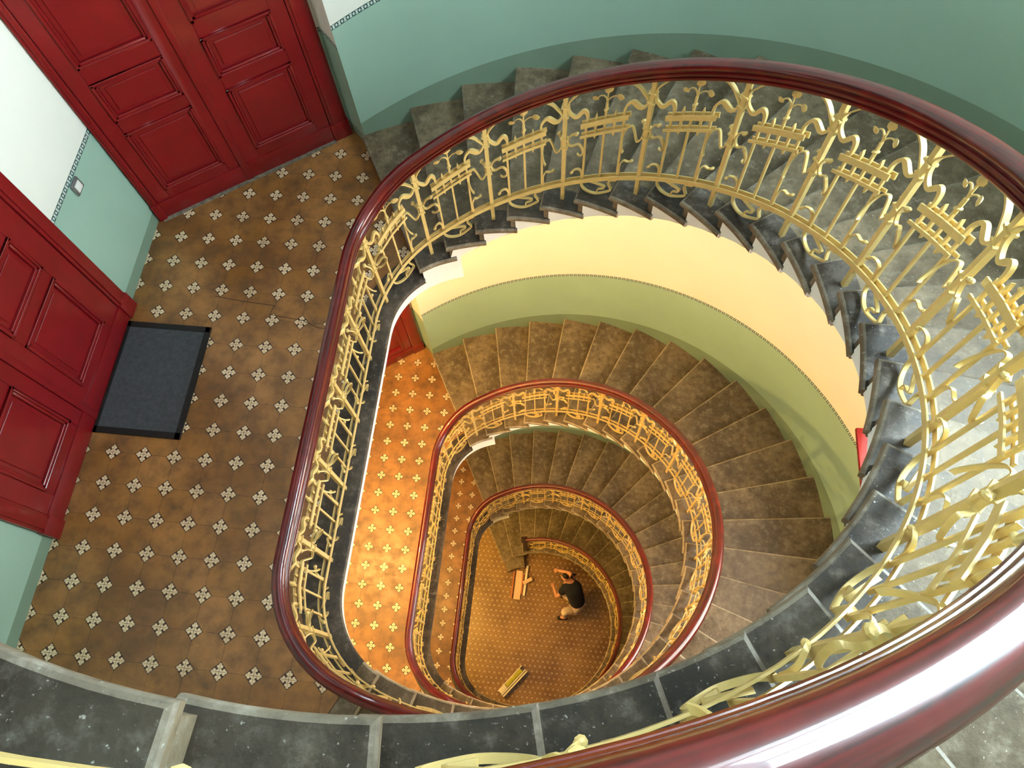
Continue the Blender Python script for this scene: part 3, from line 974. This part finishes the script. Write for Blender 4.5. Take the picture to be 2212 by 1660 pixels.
# ------------------------------------------------------------------ person (stooping low on the ground floor)
def skin_obj(name, pts, edges, radii, mat, parent, sub=2, root_i=0):
    me = bpy.data.meshes.new(name); me.from_pydata([Vector(p) for p in pts], edges, [])
    o = bpy.data.objects.new(name, me); COL.objects.link(o); me.materials.append(mat)
    md = o.modifiers.new('Skin', 'SKIN'); md.use_smooth_shade = True
    sv = me.skin_vertices[0].data if me.skin_vertices else None
    if sv is None:
        bm = bmesh.new(); bm.from_mesh(me); bm.verts.layers.skin.verify(); bm.to_mesh(me); bm.free(); sv = me.skin_vertices[0].data
    for i, r in enumerate(radii):
        sv[i].radius = r if isinstance(r, tuple) else (r, r); sv[i].use_root = (i == root_i)
    ss = o.modifiers.new('Subdiv', 'SUBSURF'); ss.levels = sub; ss.render_levels = sub
    if parent: o.parent = parent
    return o
pe = bpy.data.objects.new('person', None); COL.objects.link(pe); pe.location = (3.22 * K, -1.78 * K, GR * K)
tag(pe, 'person in navy shirt and pale trousers stooping low on the ground floor', 'person')
# local metres: the person faces -x, crouching; origin on the floor under the hips
B = [(0.10, -.18, .36), (0.06, -.06, .50), (-.02, .08, .64), (-.10, .20, .76), (-.17, .27, .82), (-.22, .31, .88), (-.24, .33, .98),   # pelvis..neck, head base, crown 0-6
     (-.02, .26, .72), (-.20, .12, .74),                                   # shoulders R(7) L(8)
     (-.12, .46, .58), (-.33, .50, .50), (-.40, .51, .47),                 # right arm 9,10,11
     (-.36, -.06, .55), (-.44, .14, .42), (-.46, .20, .38),                # left arm 12,13,14
     (0.14, -.10, .34), (0.02, -.26, .32),                                 # hips 15,16
     (-.22, .02, .48), (-.20, -.34, .50),                                  # knees 17,18
     (-.10, .02, .09), (-.12, -.40, .09), (-.24, .03, .04), (-.27, -.42, .04)]
Ed = [(0, 1), (1, 2), (2, 3), (3, 4), (4, 5), (5, 6), (3, 7), (7, 9), (9, 10), (10, 11), (3, 8), (8, 12), (12, 13), (13, 14), (0, 15), (15, 17), (17, 19), (19, 21), (0, 16), (16, 18), (18, 20), (20, 22)]
Rr = [.13, .13, .14, .13, .06, .085, .07, .07, .07, .045, .034, .030, .045, .034, .030, .09, .09, .065, .065, .045, .045, .04, .04]
body = skin_obj('body', B, Ed, Rr, M['skin'], pe)
# fingers: five on each hand
def hand(c, d):
    c = Vector(c); d = Vector(d).normalized(); s_ = d.cross(Vector((0, 0, 1))).normalized(); u = Vector((0, 0, 1))
    for i, (off, ln) in enumerate(((-.027, .062), (-.009, .072), (.009, .068), (.027, .054))):
        p = c + s_ * off + d * .03; pts = [c + s_ * off * .6, p, p + d * ln * .5 - u * .012, p + d * ln * .8 - u * .035]
        skin_obj('finger', pts, [(0, 1), (1, 2), (2, 3)], [.010, .009, .008, .007], M['skin'], pe, 1)
    pts = [c - s_ * .02, c - s_ * .045 + d * .02, c - s_ * .05 + d * .05 - u * .015]
    skin_obj('thumb', pts, [(0, 1), (1, 2)], [.011, .010, .008], M['skin'], pe, 1)
hand(B[11], (-1, .1, -.5)); hand(B[14], (-.4, .8, -.6))
shirt = skin_obj('navy_shirt', [B[0], B[1], B[2], B[3], (-.14, .24, .79), B[7], (-.08, .40, .63), B[8], (-.31, -.0, .61)], [(0, 1), (1, 2), (2, 3), (3, 4), (3, 5), (5, 6), (3, 7), (7, 8)], [.17, .19, .20, .18, .09, .11, .07, .11, .07], M['navy'], pe)
skin_obj('pale_trousers', [(0.10, -.19, .33), B[15], B[17], (-.12, .02, .15), B[16], B[18], (-.14, -.40, .15)], [(0, 1), (1, 2), (2, 3), (0, 4), (4, 5), (5, 6)], [.14, .11, .085, .06, .11, .085, .06], M['cream_cloth'], pe)
for p in (((-.06, .02, .045), (-.30, .03, .035)), ((-.08, -.41, .045), (-.33, -.43, .035))): skin_obj('shoe', [p[0], p[1]], [(0, 1)], [.05, .042], M['shoe'], pe)
hair = skin_obj('hair', [(-.20, .30, .93), (-.235, .33, 1.0), (-.19, .36, .97)], [(0, 1), (1, 2)], [.088, .082, .06], M['hair'], pe)
# face details
def ball(nm, c, r, mt):
    mb = MB(); vs = []; fs = []
    for i in range(7):
        for j in range(10):
            ph, th = pi * i / 6, 2 * pi * j / 10
            vs.append((c[0] + r[0] * sin(ph) * cos(th), c[1] + r[1] * sin(ph) * sin(th), c[2] + r[2] * cos(ph)))
    for i in range(6):
        for j in range(10): fs.append((i * 10 + j, i * 10 + (j + 1) % 10, (i + 1) * 10 + (j + 1) % 10, (i + 1) * 10 + j))
    o = mesh_obj(nm, [(a / K, b / K, c_ / K) for a, b, c_ in vs], fs, mt, pe, smooth=True); return o
ball('nose', (-.315, .34, .90), (.018, .012, .018), M['skin']); ball('ear', (-.225, .225, .905), (.02, .010, .028), M['skin']); ball('ear', (-.215, .405, .905), (.02, .010, .028), M['skin'])
ball('eye', (-.300, .31, .925), (.010, .012, .010), M['white_board']); ball('eye', (-.298, .37, .925), (.010, .012, .010), M['white_board'])
ball('mouth', (-.300, .34, .865), (.012, .022, .006), M['orange_wood'])

# ------------------------------------------------------------------ lights
def point(name, loc, power, col, r=.035):
    l = bpy.data.lights.new(name, 'POINT'); l.energy = power; l.color = col; l.shadow_soft_size = r
    o = bpy.data.objects.new(name, l); COL.objects.link(o); o.location = tuple(v * K for v in loc); return o
WARM = (1., .59, .15)
point('landing_lamp_second', (.28, -2.12, -.72), 330, WARM)
point('landing_lamp_third', (.28, -2.12, -H - .72), 170, WARM)
point('landing_lamp_ground', (.28, -2.12, -2 * H - .72), 210, WARM)

w = bpy.data.worlds.new('World'); bpy.context.scene.world = w; w.use_nodes = True
w.node_tree.nodes['Background'].inputs[0].default_value = (.7, .85, 1, 1)
w.node_tree.nodes['Background'].inputs[1].default_value = .03

# ------------------------------------------------------------------ camera
Rc = [[0.9937982237919548, 0.10411810920001588, -0.039044970541278395], [0.0810348874655748, -0.9185577348771545, -0.38689150250528026], [-0.07614747140514488, 0.38132808319603895, -0.9212982446334292]]
cam = bpy.data.cameras.new('Camera'); co = bpy.data.objects.new('Camera', cam); COL.objects.link(co)
Mx = Matrix(((Rc[0][0], -Rc[1][0], -Rc[2][0]), (Rc[0][1], -Rc[1][1], -Rc[2][1]), (Rc[0][2], -Rc[1][2], -Rc[2][2])))
co.matrix_world = Matrix.Translation((2.823 * K, -3.78493 * K, 4.50511 * K)) @ Mx.to_4x4()
cam.sensor_fit = 'HORIZONTAL'; cam.sensor_width = 36; cam.lens = 1656.64 / 2212 * 36; cam.clip_start = .02; cam.clip_end = 100
sc = bpy.context.scene; sc.camera = co
sc.view_settings.view_transform = 'Standard'; sc.view_settings.look = 'None'; sc.view_settings.gamma = 1
sc.view_settings.use_curve_mapping = False; sc.view_settings.exposure = .05
